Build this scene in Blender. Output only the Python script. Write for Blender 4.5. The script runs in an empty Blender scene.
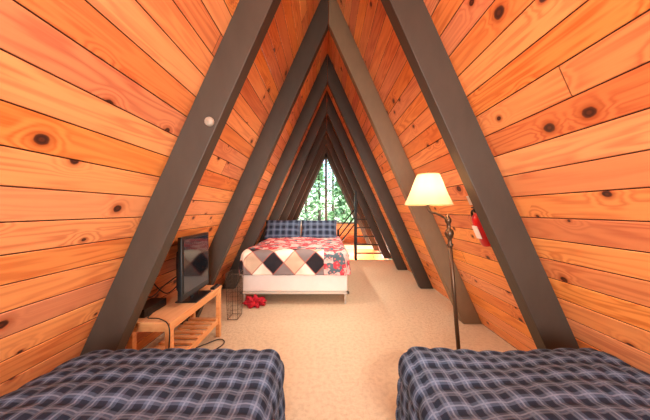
import bpy, bmesh, math, random
from mathutils import Vector, Matrix
random.seed(7)
scn=bpy.context.scene
scn.view_settings.view_transform='Standard'
scn.view_settings.look='None'
scn.view_settings.exposure=0.0
W=1.75; H=3.89; YB=-2.2; YF=10.0
TA=W/H; ANG=math.atan(TA)

# ---------------- node helpers ----------------
class NT:
    def __init__(s,name):
        s.m=bpy.data.materials.new(name); s.m.use_nodes=True
        s.t=s.m.node_tree; s.n=s.t.nodes; s.b=s.n['Principled BSDF']
    def new(s,t,**k):
        x=s.n.new(t)
        for a,v in k.items(): setattr(x,a,v)
        return x
    def put(s,sock,v):
        if isinstance(v,bpy.types.NodeSocket): s.t.links.new(v,sock)
        elif v is not None: sock.default_value=v
    def math(s,op,a,b=None,c=None,clamp=False):
        x=s.new('ShaderNodeMath',operation=op,use_clamp=clamp)
        s.put(x.inputs[0],a)
        if b is not None: s.put(x.inputs[1],b)
        if c is not None: s.put(x.inputs[2],c)
        return x.outputs[0]
    def comb(s,x,y,z=0.0):
        c=s.new('ShaderNodeCombineXYZ'); s.put(c.inputs[0],x); s.put(c.inputs[1],y); s.put(c.inputs[2],z); return c.outputs[0]
    def mix(s,f,a,b,mode='MIX'):
        x=s.new('ShaderNodeMix',data_type='RGBA',blend_type=mode)
        s.put(x.inputs[0],f); s.put(x.inputs[6],a); s.put(x.inputs[7],b); return x.outputs[2]
    def sstep(s,v,lo,hi,a=0.0,b=1.0):
        x=s.new('ShaderNodeMapRange',interpolation_type='SMOOTHSTEP')
        s.put(x.inputs[0],v); x.inputs[1].default_value=lo; x.inputs[2].default_value=hi
        x.inputs[3].default_value=a; x.inputs[4].default_value=b; return x.outputs[0]
    def noise(s,vec,scale=1,detail=2,rough=.5,dist=0):
        x=s.new('ShaderNodeTexNoise'); s.put(x.inputs['Vector'],vec)
        x.inputs['Scale'].default_value=scale; x.inputs['Detail'].default_value=detail
        x.inputs['Roughness'].default_value=rough; x.inputs['Distortion'].default_value=dist
        return x.outputs[0]
    def bump(s,h,strength=.3,dist=.01):
        x=s.new('ShaderNodeBump'); x.inputs['Strength'].default_value=strength; x.inputs['Distance'].default_value=dist
        s.put(x.inputs['Height'],h); s.put(s.b.inputs['Normal'],x.outputs[0])
    def base(s,c,rough=.5,metal=0,spec=None):
        s.put(s.b.inputs['Base Color'],c); s.b.inputs['Roughness'].default_value=rough; s.b.inputs['Metallic'].default_value=metal
        if spec is not None: s.b.inputs['Specular IOR Level'].default_value=spec
def C(r,g,b):
    f=lambda v:((v/255)/12.92 if v/255<.04045 else ((v/255+.055)/1.055)**2.4)
    return (f(r),f(g),f(b),1)

def simple(name,col,rough=.5,metal=0,nscale=None,var=.15,bump=0,stretch=None):
    N=NT(name)
    if nscale:
        tc=N.new('ShaderNodeTexCoord').outputs['Object']
        if stretch:
            mp=N.new('ShaderNodeMapping'); N.put(mp.inputs[0],tc); mp.inputs['Scale'].default_value=stretch; tc=mp.outputs[0]
        n=N.noise(tc,nscale,4,.6)
        dark=tuple(c*(1-var) for c in col[:3])+(1,); lite=tuple(min(1,c*(1+var)) for c in col[:3])+(1,)
        N.base(N.mix(n,dark,lite),rough,metal)
        if bump: N.bump(n,bump,.005)
    else: N.base(col,rough,metal)
    return N.m

def pine(name,bw=.1376,seg=4.4,knots=True,c1=C(249,161,92),c2=C(208,98,42),c3=C(255,190,126)):
    N=NT(name); uv=N.new('ShaderNodeUVMap').outputs[0]
    sp=N.new('ShaderNodeSeparateXYZ'); N.put(sp.inputs[0],uv); u,v=sp.outputs[0],sp.outputs[1]
    row=N.math('FLOOR',N.math('DIVIDE',v,bw))
    w1=N.new('ShaderNodeTexWhiteNoise',noise_dimensions='1D'); N.put(w1.inputs['W'],row)
    u2=N.math('ADD',u,N.math('MULTIPLY',w1.outputs[0],seg*3.7))
    sg=N.math('FLOOR',N.math('DIVIDE',u2,seg))
    fr=N.math('MULTIPLY',N.math('FRACT',N.math('DIVIDE',u2,seg)),seg)
    w2=N.new('ShaderNodeTexWhiteNoise',noise_dimensions='2D'); N.put(w2.inputs['Vector'],N.comb(row,sg))
    rid=w2.outputs[0]; off=N.math('MULTIPLY',rid,37.0)
    k=3.7
    kv=N.comb(N.math('ADD',N.math('MULTIPLY',u,.78*k),off),N.math('MULTIPLY',v,k))
    vo=N.new('ShaderNodeTexVoronoi',voronoi_dimensions='2D'); N.put(vo.inputs['Vector'],kv); vo.inputs['Scale'].default_value=1
    d=vo.outputs['Distance']; vc=N.new('ShaderNodeSeparateColor'); N.put(vc.inputs[0],vo.outputs['Color'])
    sel=N.math('GREATER_THAN',vc.outputs[0],.36)
    rad=N.math('MULTIPLY_ADD',N.math('POWER',vc.outputs[1],1.4),.072,.03)
    wob=N.math('MULTIPLY_ADD',N.noise(kv,9,2),.03,-.015)
    dd=N.math('DIVIDE',N.math('ADD',d,wob),rad)
    core=N.math('MULTIPLY',N.sstep(dd,.8,1.05,1,0),sel)
    halo=N.math('MULTIPLY',N.sstep(dd,.8,2.4,1,0),sel)
    wide=N.math('MULTIPLY',N.sstep(d,0,.32,1,0),sel)
    g=N.noise(N.comb(N.math('ADD',N.math('MULTIPLY',u,.5),off),N.math('MULTIPLY',v,6.5),off),1,3,.5,.3)
    ph=N.math('ADD',N.math('MULTIPLY',g,75),N.math('MULTIPLY',wide,16))
    ring=N.math('MULTIPLY_ADD',N.math('SINE',ph),.5,.5)
    ring=N.math('POWER',ring,1.5)
    fib=N.noise(N.comb(N.math('MULTIPLY',u,4),N.math('MULTIPLY',v,160),off),1,3,.6)
    big=N.noise(N.comb(N.math('MULTIPLY',u,1.1),N.math('MULTIPLY',v,4),off),1,2,.5)
    rs=N.math('MULTIPLY',ring,N.sstep(big,.3,.65,.25,.85))
    col=N.mix(rs,c1,c2)
    col=N.mix(N.math('MULTIPLY',fib,.4),col,c3)
    tone=N.new('ShaderNodeHueSaturation'); N.put(tone.inputs['Color'],col)
    N.put(tone.inputs['Saturation'],N.math('MULTIPLY_ADD',w1.outputs[0],.12,.93))
    N.put(tone.inputs['Value'],N.math('MULTIPLY_ADD',rid,.30,.80))
    N.put(tone.inputs['Hue'],N.math('MULTIPLY_ADD',w2.outputs[0],.016,.490))
    col=tone.outputs[0]
    if knots:
        col=N.mix(N.math('MULTIPLY',halo,.65),col,C(172,76,30))
        kr=N.math('MULTIPLY_ADD',N.math('SINE',N.math('MULTIPLY',dd,9)),.5,.5)
        col=N.mix(core,col,N.mix(kr,C(66,34,24),C(98,48,30)))
    jt=N.math('LESS_THAN',fr,.005)
    col=N.mix(N.math('MULTIPLY',jt,.8),col,C(90,40,15))
    N.base(col,.38,0,.4)
    N.bump(N.math('ADD',N.math('MULTIPLY',fib,.4),N.math('MULTIPLY',jt,-3)),.12,.004)
    return N.m

M_wall=pine('knotty_pine')
M_gap=simple('board_gap',C(76,34,18),.9)
M_table=pine('table_pine',bw=.6,seg=9,knots=False,c1=C(240,176,112),c2=C(214,136,76),c3=C(246,192,132))
M_beam=simple('painted_beam',C(66,58,50),.5,0,3,.35,.12,(3,40,1.2))
M_beam_lit=simple('lit_beam',C(124,104,80),.5,0,3,.25,.12,(3,40,1.2))  # beam colour lightened to carry the lamp light falling on it
M_black=simple('black_metal',C(22,21,21),.4,.3)
M_bplas=simple('black_plastic',C(20,20,22),.35)
M_white=simple('white_fabric',C(240,232,226),.9,0,20,.05,.1)
M_brass=simple('aged_bronze',C(92,70,52),.38,.6)
M_glass_frame=simple('window_frame_paint',C(104,96,86),.5)

# carpet
N=NT('beige_carpet'); tc=N.new('ShaderNodeTexCoord').outputs['Object']
n1=N.noise(tc,160,3,.7); n2=N.noise(tc,3,4,.6); n3=N.noise(tc,28,3,.6)
c=N.mix(n1,C(212,190,158),C(250,234,208)); c=N.mix(N.math('MULTIPLY',n2,.5),c,C(232,208,176)); c=N.mix(N.sstep(n3,.4,.7,0,.4),c,C(200,176,144))
N.base(c,1.0,0,.1); N.bump(N.math('ADD',n1,N.math('MULTIPLY',n3,1.8)),.8,.013); M_carpet=N.m

def plaid(name,cell=.078):
    N=NT(name); uv=N.new('ShaderNodeUVMap').outputs[0]
    sp=N.new('ShaderNodeSeparateXYZ'); N.put(sp.inputs[0],uv)
    def st(x,lo,hi,per):
        f=N.math('FRACT',N.math('DIVIDE',x,per))
        return N.math('MULTIPLY',N.math('GREATER_THAN',f,lo),N.math('LESS_THAN',f,hi))
    u,v=sp.outputs[0],sp.outputs[1]; P=cell
    a=st(u,.0,.5,P); b=st(v,.0,.5,P)
    s=N.math('MULTIPLY_ADD',a,.5,N.math('MULTIPLY',b,.5))
    col=N.mix(s,C(88,106,134),C(24,32,50))
    l1=N.math('MAXIMUM',st(u,.70,.80,P),st(v,.70,.80,P)); col=N.mix(N.math('MULTIPLY',l1,.45),col,C(146,164,190))
    l2=N.math('MAXIMUM',st(u,.22,.28,P*2),st(v,.22,.28,P*2)); col=N.mix(N.math('MULTIPLY',l2,.4),col,C(112,126,146))
    wv=N.noise(uv,260,2); col=N.mix(N.math('MULTIPLY',wv,.25),col,C(72,88,114))
    N.base(col,.85,0,.2); N.bump(wv,.2,.003); return N.m
M_plaid=plaid('plaid_comforter',.062); M_plaid2=plaid('plaid_sham',.13)

# argyle quilt
N=NT('argyle_quilt'); uv=N.new('ShaderNodeUVMap').outputs[0]
sp=N.new('ShaderNodeSeparateXYZ'); N.put(sp.inputs[0],uv); u,v=sp.outputs[0],sp.outputs[1]
S=.29
p=N.math('ADD',N.math('DIVIDE',u,S),N.math('DIVIDE',v,S*1.1)); q=N.math('SUBTRACT',N.math('DIVIDE',u,S),N.math('DIVIDE',v,S*1.1))
chk=N.math('FLOORED_MODULO',N.math('FLOOR',p),2.0)
chk2=N.math('FLOORED_MODULO',N.math('FLOOR',q),2.0)
light=N.mix(chk2,C(250,238,220),C(216,186,160)); dark=N.mix(chk2,C(46,42,48),C(136,124,124))
col=N.mix(chk,light,dark)
fp=N.math('ABSOLUTE',N.math('SUBTRACT',N.math('FRACT',N.math('ADD',p,.5)),.5)); fq=N.math('ABSOLUTE',N.math('SUBTRACT',N.math('FRACT',N.math('ADD',q,.5)),.5))
ln=N.math('LESS_THAN',N.math('MINIMUM',fp,fq),.035); col=N.mix(N.math('MULTIPLY',ln,.7),col,C(180,100,90))
vv=N.new('ShaderNodeTexVoronoi',voronoi_dimensions='2D'); N.put(vv.inputs['Vector'],uv); vv.inputs['Scale'].default_value=15
sc=N.new('ShaderNodeSeparateColor'); N.put(sc.inputs[0],vv.outputs['Color'])
fl=N.mix(N.math('GREATER_THAN',sc.outputs[0],.35),C(92,112,122),C(196,70,82)); fl=N.mix(N.math('GREATER_THAN',sc.outputs[1],.6),fl,C(232,190,184)); fl=N.mix(N.sstep(vv.outputs['Distance'],.0,.3,1,0),fl,C(232,140,138))
bd=N.math('MAXIMUM',N.math('GREATER_THAN',u,.40),N.math('GREATER_THAN',v,-.84))
bd=N.math('MAXIMUM',bd,N.math('LESS_THAN',v,-1.285))
col=N.mix(bd,col,fl)
N.base(col,.85,0,.2); N.bump(N.noise(uv,60,3),.3,.006); M_quilt=N.m

# ---------------- mesh helpers ----------------
def finish(bm,name,mat=None,parent=None,smooth=False,bevel=0,mats=None):
    me=bpy.data.meshes.new(name); bmesh.ops.recalc_face_normals(bm,faces=bm.faces[:])
    bm.to_mesh(me); bm.free()
    o=bpy.data.objects.new(name,me); scn.collection.objects.link(o)
    for m in (mats or ([mat] if mat else [])): me.materials.append(m)
    if smooth:
        for f in me.polygons: f.use_smooth=True
    if bevel:
        b=o.modifiers.new('b','BEVEL'); b.width=bevel; b.segments=2; b.limit_method='ANGLE'
    if parent: o.parent=parent
    return o
def empty(name):
    e=bpy.data.objects.new(name,None); scn.collection.objects.link(e); return e
def box(bm,x0,x1,y0,y1,z0,z1,mi=0,M=None):
    vs=[bm.verts.new((x,y,z)) for x in(x0,x1) for y in(y0,y1) for z in(z0,z1)]
    if M is not None:
        for v in vs: v.co=M@v.co
    for f in((0,1,3,2),(4,6,7,5),(0,4,5,1),(2,3,7,6),(0,2,6,4),(1,5,7,3)):
        fc=bm.faces.new([vs[i] for i in f]); fc.material_index=mi
def boxuv(bm):
    uvl=bm.loops.layers.uv.verify()
    for f in bm.faces:
        n=f.normal if f.normal.length>0 else Vector((0,0,1)); a=max(range(3),key=lambda i:abs(n[i]))
        for l in f.loops:
            c=l.vert.co
            l[uvl].uv=((c.y,c.x+.3) if a==2 else ((c.y,c.z) if a==0 else (c.x+.3,c.z)))
def tube(bm,pts,r,n=10,mi=0,cap=True):
    pts=[Vector(p) for p in pts]; rs=r if isinstance(r,(list,tuple)) else [r]*len(pts); rings=[]
    up=None
    for i,p in enumerate(pts):
        t=(pts[min(i+1,len(pts)-1)]-pts[max(i-1,0)])
        t=t.normalized() if t.length>1e-9 else Vector((0,0,1))
        if up is None: up=Vector((0,0,1)) if abs(t.z)<.9 else Vector((1,0,0))
        s=t.cross(up).normalized(); up=s.cross(t).normalized()
        rings.append([bm.verts.new(p+rs[i]*(math.cos(a)*s+math.sin(a)*up)) for a in [2*math.pi*k/n for k in range(n)]])
    for i in range(len(rings)-1):
        for k in range(n):
            f=bm.faces.new((rings[i][k],rings[i][(k+1)%n],rings[i+1][(k+1)%n],rings[i+1][k])); f.material_index=mi; f.smooth=True
    if cap:
        for rr in(rings[0],rings[-1]):
            f=bm.faces.new(rr); f.material_index=mi
def lathe(bm,prof,n=32,c=(0,0,0),mi=0,M=None):
    rings=[]
    for r,z in prof:
        rg=[]
        for k in range(n):
            a=2*math.pi*k/n; co=Vector((c[0]+r*math.cos(a),c[1]+r*math.sin(a),c[2]+z))
            if M is not None: co=M@co
            rg.append(bm.verts.new(co))
        rings.append(rg)
    for i in range(len(rings)-1):
        for k in range(n):
            f=bm.faces.new((rings[i][k],rings[i][(k+1)%n],rings[i+1][(k+1)%n],rings[i+1][k])); f.material_index=mi; f.smooth=True

# ---------------- walls ----------------
L=math.hypot(W,H); BW=.1376
def wall(name,sgn):
    bm=bmesh.new(); uvl=bm.loops.layers.uv.verify()
    prof=[]; i=0
    g=.0026; ch=.006; dp=.009; cd=.003
    while i*BW<L:
        s0=i*BW; s1=(i+1)*BW
        if s1>=L-.02:
            prof+=[(s0-g,dp,i,1),(s0+g,dp,i,1),(s0+g,cd,i,0),(s0+ch,0,i,0),(L,0,i,2)]; break
        prof+=[(s0-g if i else 0,dp,i,1),(s0+g,dp,i,1),(s0+g,cd,i,0),(s0+ch,0,i,0),(s1-ch,0,i,0),(s1-g,cd,i,1)]
        i+=1
    prof+=[(L+.12,.15,0,2),(0,.15,0,2)]
    def P(s,off,y):
        x=W-s*math.sin(ANG)+off*math.cos(ANG); z=s*math.cos(ANG)+off*math.sin(ANG)
        return (sgn*x,y,z)
    a=[bm.verts.new(P(p[0],p[1],YB)) for p in prof]; b=[bm.verts.new(P(p[0],p[1],YF)) for p in prof]
    n=len(prof)
    for k in range(n):
        j=(k+1)%n
        vs=[a[k],a[j],b[j],b[k]]
        f=bm.faces.new(vs); row=prof[k][2]; f.material_index=1 if prof[k][3]==1 else 0
        ss=[prof[k][0],prof[j][0],prof[j][0],prof[k][0]]; yy=[YB,YB,YF,YF]
        for l in f.loops:
            idx=vs.index(l.vert)
            l[uvl].uv=(yy[idx]+(40 if sgn<0 else 0),min(max(ss[idx],row*BW+.0005),(row+1)*BW-.0005)+(0 if sgn>0 else BW*50))
    bm.faces.new(a); bm.faces.new(b)
    return finish(bm,name,mats=[M_wall,M_gap])
wall('wall_left',-1); wall('wall_right',1)

# floor with stairwell opening
SY0,SY1,SX0=6.55,9.3,.42
bm=bmesh.new()
box(bm,-W,W,YB,SY0,-.15,0); box(bm,-W,SX0,SY0,SY1,-.15,0); box(bm,-W,W,SY1,YF,-.15,0)
finish(bm,'floor',M_carpet)
bm=bmesh.new()
box(bm,SX0-.05,SX0,SY0,SY1,-2.4,-.15); box(bm,W,W+.08,SY0-.08,SY1,-2.4,-.15)
box(bm,SX0,W,SY0-.08,SY0,-2.4,-.15); box(bm,SX0,W,SY1,SY1+.08,-2.4,-.15); box(bm,SX0,W,SY0,SY1,-2.5,-2.4)
bm.normal_update(); boxuv(bm); finish(bm,'wall_stairwell',M_wall)

# rafters
def rafter(y,name='a_frame_rafter',d=.193,t=.10,lit=False):
    bm=bmesh.new(); dh=d/math.cos(ANG); dv=dh/TA
    for s in(-1,1):
        poly=[(s*W,0),(s*(W-dh),0),(s*.002,H-dv),(s*.002,H)]
        A=[bm.verts.new((x,y,z)) for x,z in poly]; B=[bm.verts.new((x,y+t,z)) for x,z in poly]
        fs=[bm.faces.new(A),bm.faces.new(B)]
        for i in range(4): fs.append(bm.faces.new((A[i],A[(i+1)%4],B[(i+1)%4],B[i])))
        for f in fs: f.material_index=1 if (lit and s>0) else 0
    return finish(bm,name,mats=[M_beam,M_beam_lit],bevel=.004)
for k in (0,1,2,3,4,5,6,-2): rafter(1.5625+1.28*k,lit=(k==1))

def gable(name,y,sill,t=.12):
    bm=bmesh.new(); xs=W-sill*TA
    A=[(-W,0),(W,0),(xs,sill),(-xs,sill)]
    a=[bm.verts.new((x,y,z)) for x,z in A]; b=[bm.verts.new((x,y+t,z)) for x,z in A]
    bm.faces.new(a); bm.faces.new(b)
    for i in range(4): bm.faces.new((a[i],a[(i+1)%4],b[(i+1)%4],b[i]))
    bm.normal_update(); boxuv(bm); finish(bm,name,M_wall)
def gwin(name,y,sill,t=.08,cross=()):
    bm=bmesh.new(); xs=W-sill*TA
    def prism(poly):
        a=[bm.verts.new((x,y,z)) for x,z in poly]; b=[bm.verts.new((x,y+t,z)) for x,z in poly]
        bm.faces.new(a); bm.faces.new(b)
        for i in range(len(poly)): bm.faces.new((a[i],a[(i+1)%len(poly)],b[(i+1)%len(poly)],b[i]))
    f=.2
    for s in(-1,1): prism([(s*xs,sill),(s*(xs-f),sill),(0,H-f/TA),(0,H)])
    prism([(-xs,sill),(xs,sill),(xs-.03,sill+.07),(-xs+.03,sill+.07)])
    prism([(-.045,sill),(.045,sill),(.045,H-.3),(-.045,H-.3)])
    for z in cross:
        x=W-z*TA-.1; prism([(-x,z),(x,z),(x,z+.06),(-x,z+.06)])
    finish(bm,name,M_glass_frame)
gable('wall_far',YF,.74); gwin('window_1',YF,.74,cross=())
gable('wall_near',YB-.12,.5); gwin('window_2',YB-.1,.5,cross=(2.0,))

# ---------------- draped cloth ----------------
def drape(name,x0,x1,y0,y1,ztop,drop,mat,r=.07,nx=110,ny=160,puff=.006,cell=.176,foldamp=.012,parent=None,seed=0,crown=.02):
    bm=bmesh.new(); uvl=bm.loops.layers.uv.verify()
    ext=drop-r+r*math.pi/2
    ax0,ax1,ay0,ay1=x0+r,x1-r,y0+r,y1-r
    U0,U1,V0,V1=ax0-ext,ax1+ext,ay0-ext,ay1+ext
    rnd=random.Random(seed); ph=[rnd.uniform(0,6.28) for _ in range(8)]
    cx,cy=(x0+x1)/2,(y0+y1)/2
    g=[]
    for j in range(ny+1):
        rw=[]
        for i in range(nx+1):
            u=U0+(U1-U0)*i/nx; v=V0+(V1-V0)*j/ny
            qx=min(max(u,ax0),ax1); qy=min(max(v,ay0),ay1)
            dx,dy=u-qx,v-qy; d=math.hypot(dx,dy)
            pf=puff*(abs(math.sin(math.pi*u/cell))*abs(math.sin(math.pi*v/cell)))**.5
            wr=.008*math.sin(u*7+ph[0]+2*math.sin(v*3+ph[1]))+.006*math.sin(v*9+ph[2]+2*math.sin(u*4))
            if d<1e-6:
                e=min(u-ax0,ax1-u,v-ay0,ay1-v); 
                P=Vector((u,v,ztop+pf+wr+crown*min(1,e/.25)))
            else:
                nx_,ny_=dx/d,dy/d
                if d<r*math.pi/2:
                    a=d/r; P=Vector((qx+nx_*(r*math.sin(a)+pf*math.sin(a)),qy+ny_*(r*math.sin(a)+pf*math.sin(a)),ztop-r*(1-math.cos(a))+(pf+wr)*math.cos(a)))
                else:
                    h=d-r*math.pi/2; lim=drop-r
                    if h>lim: h=lim+(h-lim)*.06
                    fo=foldamp*(h/lim)*(math.sin((u+v)*16+ph[3])+.6*math.sin((u-v)*27+ph[4]))
                    if abs(dx)>1e-6 and abs(dy)>1e-6: fo+=.03*(h/lim)*math.sin(math.atan2(abs(dy),abs(dx))*6+ph[5])
                    P=Vector((qx+nx_*(r+pf+fo),qy+ny_*(r+pf+fo),ztop-r-h))
            vt=bm.verts.new(P); rw.append((vt,(u-cx,v-cy)))
        g.append(rw)
    for j in range(ny):
        for i in range(nx):
            q=[g[j][i],g[j][i+1],g[j+1][i+1],g[j+1][i]]
            f=bm.faces.new([a[0] for a in q]); f.smooth=True
            for l,a in zip(f.loops,q): l[uvl].uv=a[1]
    me=bpy.data.meshes.new(name); bm.to_mesh(me); bm.free(); me.materials.append(mat)
    o=bpy.data.objects.new(name,me); scn.collection.objects.link(o)
    s=o.modifiers.new('s','SOLIDIFY'); s.thickness=.012; s.offset=-1
    if parent: o.parent=parent
    return o
def pillow(name,w,h,t,mat,M,parent,n=22):
    bm=bmesh.new(); uvl=bm.loops.layers.uv.verify()
    for sgn in(1,-1):
        g=[]
        for j in range(n+1):
            rw=[]
            for i in range(n+1):
                a=-1+2*i/n; b=-1+2*j/n
                e=max(0,(1-a**4)*(1-b**4))**.5
                sx=a*w/2; sy=b*h/2
                co=Vector((sx*(1-.05*(1-b*b)*abs(a)),sy*(1-.06*(1-a*a)),sgn*t/2*e+.004*math.sin(a*9+b*5)*e))
                rw.append((bm.verts.new(M@co),(a*w/2,b*h/2)))
            g.append(rw)
        for j in range(n):
            for i in range(n):
                q=[g[j][i],g[j][i+1],g[j+1][i+1],g[j+1][i]]
                f=bm.faces.new([x[0] for x in q]); f.smooth=True
                for l,x in zip(f.loops,q): l[uvl].uv=x[1]
    bmesh.ops.remove_doubles(bm,verts=bm.verts[:],dist=.0004)
    return finish(bm,name,mat,parent,smooth=True)

def twin(x0,x1,seed):
    e=empty('twin_bed'); zt=.605; y0,y1=-.72,1.31
    bm=bmesh.new(); box(bm,x0+.05,x1-.05,y0+.05,y1-.05,.36,zt-.04); finish(bm,'mattress',M_white,e,bevel=.04)
    bm=bmesh.new(); box(bm,x0+.06,x1-.06,y0+.06,y1-.06,.14,.355); finish(bm,'box_spring',M_white,e,bevel=.02)
    bm=bmesh.new()
    for x in(x0+.12,x1-.12):
        for y in(y0+.12,y1-.12): box(bm,x-.025,x+.025,y-.025,y+.025,0,.14)
    finish(bm,'legs',M_black,e)
    drape('comforter',x0,x1,y0,y1,zt-.01,.53,M_plaid,r=.085,puff=.015,cell=.124,parent=e,seed=seed,nx=150,ny=220)
    Mx=Matrix.Translation(((x0+x1)/2,y0+.3,zt+.09))
    pillow('pillow',.66,.42,.15,M_plaid2,Mx,e)
twin(-1.30,-.25,1); twin(.335,1.385,2)

# far bed
e=empty('double_bed'); bx0,bx1,by0,by1=-1.20,.29,3.40,5.39
bm=bmesh.new(); box(bm,bx0+.02,bx1-.02,by0+.02,by1,.175,.43); finish(bm,'box_spring',M_white,e,bevel=.03)
bm=bmesh.new(); box(bm,bx0+.03,bx1-.03,by0+.04,by1,.435,.70); finish(bm,'mattress',M_white,e,bevel=.05)
bm=bmesh.new()
box(bm,bx0+.0,bx1-.0,by0+.02,by0+.05,.15,.18); box(bm,bx0,bx0+.03,by0+.02,by1,.15,.18); box(bm,bx1-.03,bx1,by0+.02,by1,.15,.18)
for x in(bx0+.05,bx1-.05):
    for y in(by0+.06,by1-.1):
        tube(bm,[(x,y,.16),(x,y,.05)],.016); tube(bm,[(x-.012,y,.027),(x+.012,y,.027)],.027,14)
finish(bm,'bed_frame',simple('white_metal',C(205,195,182),.4),e)
drape('quilt',bx0,bx1,by0,by1,.735,.32,M_quilt,r=.07,puff=.008,cell=.15,parent=e,seed=5,nx=120,ny=120,foldamp=.01,crown=.015)
for i,xc in enumerate((-.90,-.16)):
    Mx=Matrix.Translation((xc,5.10,.90))@Matrix.Rotation(math.radians(64),4,'X')
    pillow('sham_%d'%(i+1),.74,.43,.17,M_plaid2,Mx,e)
for i,xc in enumerate((-.86,-.12)):
    Mx=Matrix.Translation((xc,5.28,.88))@Matrix.Rotation(math.radians(74),4,'X')
    pillow('pillow_%d'%(i+1),.68,.38,.14,M_white,Mx,e)

bm=bmesh.new(); bmesh.ops.create_icosphere(bm,subdivisions=5,radius=1)
for v in bm.verts:
    d=v.co.normalized(); n=.18*math.sin(d.x*9+d.y*4)+.15*math.sin(d.y*11+d.z*6)+.1*math.sin(d.z*15+d.x*12)
    v.co=Vector((d.x*.13*(1+n),d.y*.10*(1+n),max(0,(d.z*.065*(1+1.4*n)+.05))))+Vector((-1.0,3.40,0.002))
finish(bm,'red_blanket',simple('red_cloth',C(190,30,50),.85,0,25,.3,.3),smooth=True)

# ---------------- TV table ----------------
e=empty('tv_table')
tx0,tx1,ty0,ty1,tz=-1.49,-1.11,1.73,2.60,.52
bm=bmesh.new()
box(bm,tx0,tx1,ty0,ty1,tz-.022,tz); bm.normal_update(); boxuv(bm); finish(bm,'top',M_table,e,bevel=.004)
bm=bmesh.new()
for x in(tx0+.07,tx1-.045):
    for y in(ty0+.01,ty1-.05): box(bm,x,x+.04,y,y+.04,0,tz-.022)
for z in(tz-.075,.14):
    box(bm,tx1-.04,tx1-.018,ty0+.05,ty1-.05,z,z+.05); box(bm,tx0+.078,tx0+.10,ty0+.05,ty1-.05,z,z+.05)
for y in(ty0+.02,ty1-.04): 
    for z in(tz-.075,.14): box(bm,tx0+.11,tx1-.045,y,y+.02,z,z+.05)
bm.normal_update(); boxuv(bm); finish(bm,'legs',M_table,e,bevel=.003)
bm=bmesh.new()
ns=9
for i in range(ns):
    y=ty0+.06+i*(ty1-ty0-.15)/(ns-1); box(bm,tx0+.08,tx1-.02,y-.008,y+.036,.192,.208)
bm.normal_update(); boxuv(bm); finish(bm,'slat_shelf',M_table,e,bevel=.002)

# TV
e=empty('television')
Mt=Matrix.Translation((-1.20,2.24,tz))@Matrix.Rotation(math.radians(2),4,'Z')
bm=bmesh.new(); box(bm,-.025,.012,-.25,.25,.045,.56,M=Mt); finish(bm,'casing',M_bplas,e,bevel=.008)
bm=bmesh.new(); box(bm,-.085,-.026,-.17,.17,.10,.44,M=Mt); finish(bm,'back_housing',M_bplas,e,bevel=.02)
N=NT('tv_screen'); N.base(C(14,17,22),.07); M_screen=N.m
bm=bmesh.new(); box(bm,.0125,.0145,-.225,.225,.10,.535,M=Mt); finish(bm,'screen',M_screen,e)
bm=bmesh.new(); box(bm,-.03,.0,-.05,.05,.008,.08,M=Mt)
box(bm,-.10,.08,-.15,.15,0.001,.014,M=Mt); finish(bm,'stand',M_bplas,e,bevel=.005)
bm=bmesh.new(); box(bm,-1.46,-1.34,1.80,2.05,tz+.002,tz+.06); box(bm,-1.339,-1.337,1.83,2.02,tz+.02,tz+.04); finish(bm,'cable_box',M_bplas,bevel=.006)
bm=bmesh.new(); box(bm,-1.16,-1.12,2.44,2.58,tz+.001,tz+.02); box(bm,-1.155,-1.125,2.46,2.56,tz+.0205,tz+.024); finish(bm,'remote_control',M_bplas,bevel=.004)
bm=bmesh.new()
def cur(ps,n=10):
    ps=[Vector(p) for p in ps]; o=[]
    P=[ps[0]]+ps+[ps[-1]]
    for i in range(len(ps)-1):
        a,b,c_,d=P[i:i+4]
        for k in range(n):
            t=k/n; o.append(.5*((2*b)+(-a+c_)*t+(2*a-5*b+4*c_-d)*t*t+(-a+3*b-3*c_+d)*t**3))
    o.append(ps[-1]); return o
tube(bm,cur([(-1.30,2.15,.74),(-1.36,2.05,.68),(-1.40,1.95,.62),(-1.44,1.85,.70),(-1.42,1.77,.60)]),.005,6)
tube(bm,cur([(-1.30,2.2,.68),(-1.37,2.1,.60),(-1.42,1.98,.75),(-1.37,1.9,.86),(-1.3,1.8,.7)]),.005,6)
tube(bm,cur([(-1.32,1.85,.535),(-1.3,1.78,.532),(-1.2,1.76,.532),(-1.10,1.70,.50),(-1.1,1.69,.3),(-1.13,1.70,.01)]),.004,6)
tube(bm,cur([(-1.52,2.3,.30),(-1.40,2.25,.03),(-1.25,2.35,.008),(-1.10,2.5,.008),(-1.02,2.42,.008),(-1.10,2.25,.008),(-1.3,2.1,.008),(-1.5,1.9,.02)]),.005,6)
finish(bm,'tv_cables',M_bplas)

# wire basket beside bed
bm=bmesh.new()
wx,wy,ww,wd,wh=-1.13,3.02,.14,.20,.56
def lvl(z,k=1): 
    return [(wx-ww/2*k,wy-wd/2*k,z),(wx+ww/2*k,wy-wd/2*k,z),(wx+ww/2*k,wy+wd/2*k,z),(wx-ww/2*k,wy+wd/2*k,z),(wx-ww/2*k,wy-wd/2*k,z)]
for i in range(11):
    z=.012+i*(wh-.02)/10; k=.82+.18*i/10
    ps=lvl(z,k)
    for a,b in zip(ps[:-1],ps[1:]): tube(bm,[a,b],.003 if i in(0,10) else .001,6)
for s in range(4):
    a0,a1=lvl(.012,.82)[s],lvl(.012,.82)[s+1]; b0,b1=lvl(wh-.008,1)[s],lvl(wh-.008,1)[s+1]
    for i in range(6):
        t=i/6; tube(bm,[Vector(a0).lerp(Vector(a1),t),Vector(b0).lerp(Vector(b1),t)],.003 if i==0 else .001,6)
finish(bm,'wire_basket',simple('bronze_wire',C(84,70,58),.5,.3))

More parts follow.
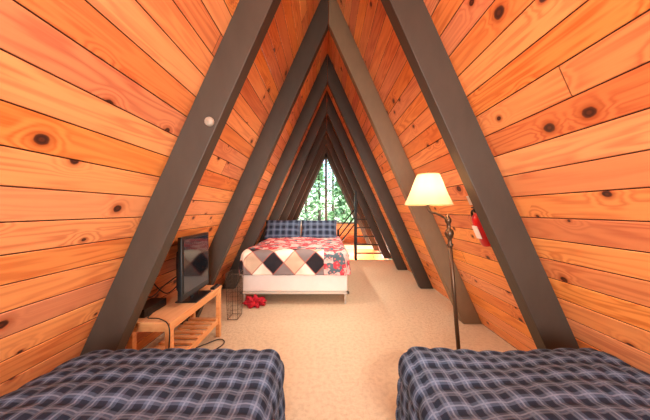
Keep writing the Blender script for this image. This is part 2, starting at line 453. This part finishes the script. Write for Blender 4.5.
# ---------------- floor lamp ----------------
e=empty('floor_lamp')
LY=1.80; bxp,txp=.945,.845
bm=bmesh.new()
lathe(bm,[(0,0.001),(.13,.001),(.135,.012),(.12,.024),(.06,.032),(.03,.05),(.018,.08),(.012,.1)],32,(bxp,LY,0))
P=lambda z:Vector((bxp+(txp-bxp)*z/1.25,LY,z))
tube(bm,[P(.06),P(.7),P(1.05)],.014,14)
prof=[(1.03,.014),(1.05,.024),(1.06,.015),(1.09,.014),(1.105,.024),(1.13,.032),(1.155,.026),(1.165,.014),(1.20,.013),(1.215,.022),(1.235,.022),(1.25,.012),(1.262,.007),(1.27,.001)]
tube(bm,[P(z) for z,r in prof],[r for z,r in prof],16)
sx=-.04+103*LY/250
tube(bm,cur([P(1.215),P(1.215)+Vector((-.03,0,.03)),(sx+.06,LY,1.275),(sx+.02,LY,1.285),(sx,LY,1.31),(sx,LY,1.36)]),.008,10)
lathe(bm,[(.001,1.33),(.02,1.335),(.018,1.38),(.012,1.385)],16,(sx,LY,0))
tube(bm,[(sx,LY,1.38),(sx+.045,LY,1.44),(sx+.045,LY,1.50),(sx,LY,1.545),(sx-.045,LY,1.50),(sx-.045,LY,1.44),(sx,LY,1.38)],.002,6)
tube(bm,[(sx,LY,1.54),(sx,LY,1.575)],[.006,.004],8)
for a in(0,2.09,4.19): tube(bm,[(sx,LY,1.55),(sx+.072*math.cos(a),LY+.072*math.sin(a),1.555)],.002,6)
finish(bm,'stand',M_brass,e)
N=NT('lampshade_fabric'); N.base(C(238,206,164),.9)
tr=N.new('ShaderNodeBsdfTranslucent'); tr.inputs[0].default_value=C(240,200,152)
mx=N.new('ShaderNodeMixShader'); mx.inputs[0].default_value=.33
N.t.links.new(N.b.outputs[0],mx.inputs[1]); N.t.links.new(tr.outputs[0],mx.inputs[2]); N.t.links.new(mx.outputs[0],N.n['Material Output'].inputs[0])
bm=bmesh.new()
pr=[(.165,1.335),(.160,1.345),(.135,1.40),(.112,1.46),(.094,1.51),(.076,1.555)]
n=48; rings=[]
for r,z in pr:
    rings.append([bm.verts.new((sx+r*(1+.012*math.cos(12*2*math.pi*k/n))*math.cos(2*math.pi*k/n),LY+r*(1+.012*math.cos(12*2*math.pi*k/n))*math.sin(2*math.pi*k/n),z)) for k in range(n)])
for i in range(len(pr)-1):
    for k in range(n):
        f=bm.faces.new((rings[i][k],rings[i][(k+1)%n],rings[i+1][(k+1)%n],rings[i+1][k])); f.smooth=True
o=finish(bm,'shade',N.m,e)
bm=bmesh.new(); 
tube(bm,[(sx+.165*math.cos(a),LY+.165*math.sin(a),1.335) for a in [2*math.pi*k/48 for k in range(49)]],.003,6)
tube(bm,[(sx+.076*math.cos(a),LY+.076*math.sin(a),1.555) for a in [2*math.pi*k/48 for k in range(49)]],.003,6)
finish(bm,'shade_trim',simple('shade_trim',C(210,170,110),.8),e)
def light(name,kind,loc,energy,color=(1,1,1),size=.1,rot=None,sy=None,parent=None,target=None):
    l=bpy.data.lights.new(name,kind); l.energy=energy; l.color=color
    if kind=='AREA':
        l.size=size
        if sy: l.shape='RECTANGLE'; l.size_y=sy
    elif kind=='SUN': l.angle=size
    else: l.shadow_soft_size=size
    if kind=='SPOT': l.spot_size=math.radians(150); l.spot_blend=1
    o=bpy.data.objects.new(name,l); o.location=loc
    if rot: o.rotation_euler=rot
    if target: o.rotation_euler=(Vector(target)-Vector(loc)).to_track_quat('-Z','Y').to_euler()
    scn.collection.objects.link(o)
    if parent: o.parent=parent
    return o
light('bulb','POINT',(sx,LY,1.44),5,(1,.77,.54),.03,parent=e)

# ---------------- fire extinguisher ----------------
e=empty('fire_extinguisher')
ey=1.83; ez=1.13; wxx=W-ez*TA
Me=Matrix.Translation((wxx-.068,ey,ez-.08))@Matrix.Rotation(-ANG*.95,4,'Y')
M_red=simple('red_enamel',C(205,22,28),.3)
bm=bmesh.new(); lathe(bm,[(.001,0),(.052,.002),(.058,.015),(.058,.19),(.052,.222),(.034,.243),(.018,.252),(.016,.262)],28,M=Me); finish(bm,'cylinder',M_red,e)
bm=bmesh.new(); lathe(bm,[(.02,.258),(.022,.28),(.014,.29),(.001,.292)],16,M=Me)
box(bm,-.012,.012,-.07,.03,.29,.30,M=Me); box(bm,-.010,.010,-.08,.02,.312,.32,M=Me)
tube(bm,[Me@Vector(p) for p in cur([(0,.02,.275),(0,.07,.25),(0,.085,.17),(0,.072,.06)])],.009,8)
finish(bm,'valve',M_black,e)
bm=bmesh.new(); box(bm,-.0615,-.058,-.03,.03,.07,.17,M=Me); box(bm,-.02,-.012,-.018,.018,.32,.39,M=Me); finish(bm,'tag',M_white,e)
bm=bmesh.new(); Md=Matrix.Translation((-.76,1.5625,1.85))@Matrix.Rotation(math.radians(90),4,'X')
lathe(bm,[(.0285,.0),(.0285,.012),(.024,.02),(.001,.022)],28,M=Md); lathe(bm,[(.008,.0215),(.007,.026),(.001,.027)],12,M=Md)
finish(bm,'smoke_detector',simple('white_plastic',C(168,158,144),.5))

# ---------------- stair guard rail & stair ----------------
bm=bmesh.new(); gy=SY0-.06; px=.76
box(bm,px-.03,px+.03,gy-.03,gy+.03,0,1.80)
for i in range(5):
    z=.16+i*.22; box(bm,px+.03,min(W-z*TA-.24,1.6),gy-.015,gy+.015,z,z+.035)
finish(bm,'stair_guard_rail',M_black,bevel=.003)
bm=bmesh.new()
for yy in(gy+.9,):
    for dz in(0,-.22,-.44):
        tube(bm,[(px+.1,yy,1.35+dz),(px-.42,yy,.68+dz)],.02,8)
    box(bm,px+.06,px+.12,yy-.03,yy+.03,0-.15,1.75); box(bm,SX0-.1,SX0-.04,yy-.03,yy+.03,0,.72)
finish(bm,'stair_handrail',M_black)
bm=bmesh.new()
for i in range(9):
    y=SY0+.25+i*.28; z=-.2-i*.22; box(bm,SX0+.03,W-.03,y-.13,y+.13,z-.04,z)
bm.normal_update(); boxuv(bm); finish(bm,'staircase',M_table,bevel=.004)

# ---------------- outside trees ----------------
M_leaf=simple('foliage',C(154,190,136),.8,0,6,.5,.3); M_bark=simple('bark',C(100,82,68),.9,0,8,.3,.3)
def tree(x,y,h,seed):
    rd=random.Random(seed); e=empty('pine_tree'); b=-3.0
    bm=bmesh.new(); tube(bm,[(x,y,b),(x+.1,y,b+h*.5),(x,y,b+h)],[.2,.13,.02],10); finish(bm,'trunk',M_bark,e)
    bm=bmesh.new()
    for i in range(420):
        t=rd.random()**.8; z=b+h*(.12+.86*t); R=(1-t)*h*.2+.2; a=rd.uniform(0,6.28); r=R*rd.uniform(.25,1)
        c0=Vector((x+r*math.cos(a),y+r*math.sin(a),z-r*.3)); out=Vector((math.cos(a),math.sin(a),-.25)).normalized(); sd=Vector((-math.sin(a),math.cos(a),0))
        for k in range(3):
            o=c0+Vector((rd.uniform(-.1,.1),rd.uniform(-.1,.1),rd.uniform(-.1,.1))); ln=rd.uniform(.25,.5); wd=rd.uniform(.06,.14)
            v=[bm.verts.new(o-out*ln*.5),bm.verts.new(o+sd*wd+Vector((0,0,.03))),bm.verts.new(o+out*ln*.5-Vector((0,0,.06))),bm.verts.new(o-sd*wd+Vector((0,0,.03)))]
            bm.faces.new(v)
    finish(bm,'needles',M_leaf,e)
tree(-2.4,16,9,1); tree(1.0,15.5,7,2); tree(2.6,19,11,3); tree(-.6,21,9,4); tree(-4,20,12,5); tree(-2,25,13,7); tree(.7,26,12,8)
bm=bmesh.new(); box(bm,-30,30,YF+1,50,-3.2,-3.0); finish(bm,'ground',simple('forest_ground',C(96,100,60),.9,0,2,.4))

# ---------------- lights & world ----------------
wd=bpy.data.worlds.new('World'); scn.world=wd; wd.use_nodes=True; nt=wd.node_tree
sk=nt.nodes.new('ShaderNodeTexSky'); sk.sky_type='NISHITA'; sk.sun_elevation=math.radians(50); sk.sun_rotation=math.radians(120); sk.sun_disc=False
nt.links.new(sk.outputs[0],nt.nodes['Background'].inputs[0]); nt.nodes['Background'].inputs[1].default_value=.8
light('sun','SUN',(6,-6,12),7.5,(1,.97,.92),.02,target=(0,6,0))
light('window_daylight','AREA',(0,YB+.02,1.35),165,(1,.93,.86),1.3,(math.radians(90),0,0),1.5)
def fill_lamp(y,z,en,name='added_fill_lamp'):  # added pendant behind the camera, unseen fill for the near walls
    e=empty(name)
    bm=bmesh.new(); tube(bm,[(0,y,3.82),(0,y,z+.09)],.008,8); lathe(bm,[(.001,z+.10),(.05,z+.095),(.06,z+.08),(.062,z+.06)],20,(0,y,0)); finish(bm,'rod',M_brass,e)
    light('bulb','POINT',(0,y,z),en,(1,.86,.70),.07,parent=e)
fill_lamp(-.5,2.7,42)
def clamp(s,k,z,en,tgt):  # added fill spots with invented fixtures, hidden behind the rafters
    y=1.5625+1.28*k+.10+.10; x=s*(W-z*TA-.11)
    e=empty('hidden_fill_spot')
    d=(Vector(tgt)-Vector((x,y,z))).normalized(); Q=Matrix.Translation((x,y,z))@d.to_track_quat('Z','Y').to_matrix().to_4x4()
    bm=bmesh.new(); lathe(bm,[(.001,-.07),(.02,-.068),(.025,-.04),(.042,.0)],18,M=Q); finish(bm,'fill_spot_body',M_black,e)
    light('bulb','SPOT',(x,y,z),en,(1,.88,.72),.04,target=tgt,parent=e)
for k,en in((0,50),(1,60),(2,56),(3,50)):
    clamp(-1,k,2.1,en,(.8,1.5625+1.28*k+.5,.2)); clamp(1,k,2.1,en,(-.8,1.5625+1.28*k+.5,.2))
light('stairwell_fill','POINT',(1.1,8.0,-.6),200,(1,.86,.66),.15)  # added unseen fill from below, brightens the far end

cam=bpy.data.cameras.new('cam'); co=bpy.data.objects.new('camera',cam); scn.collection.objects.link(co)
co.location=(-.04,0,1.3); co.rotation_euler=(math.radians(90),0,0); cam.sensor_width=36; cam.lens=250/650*36; cam.clip_start=.05
scn.camera=co
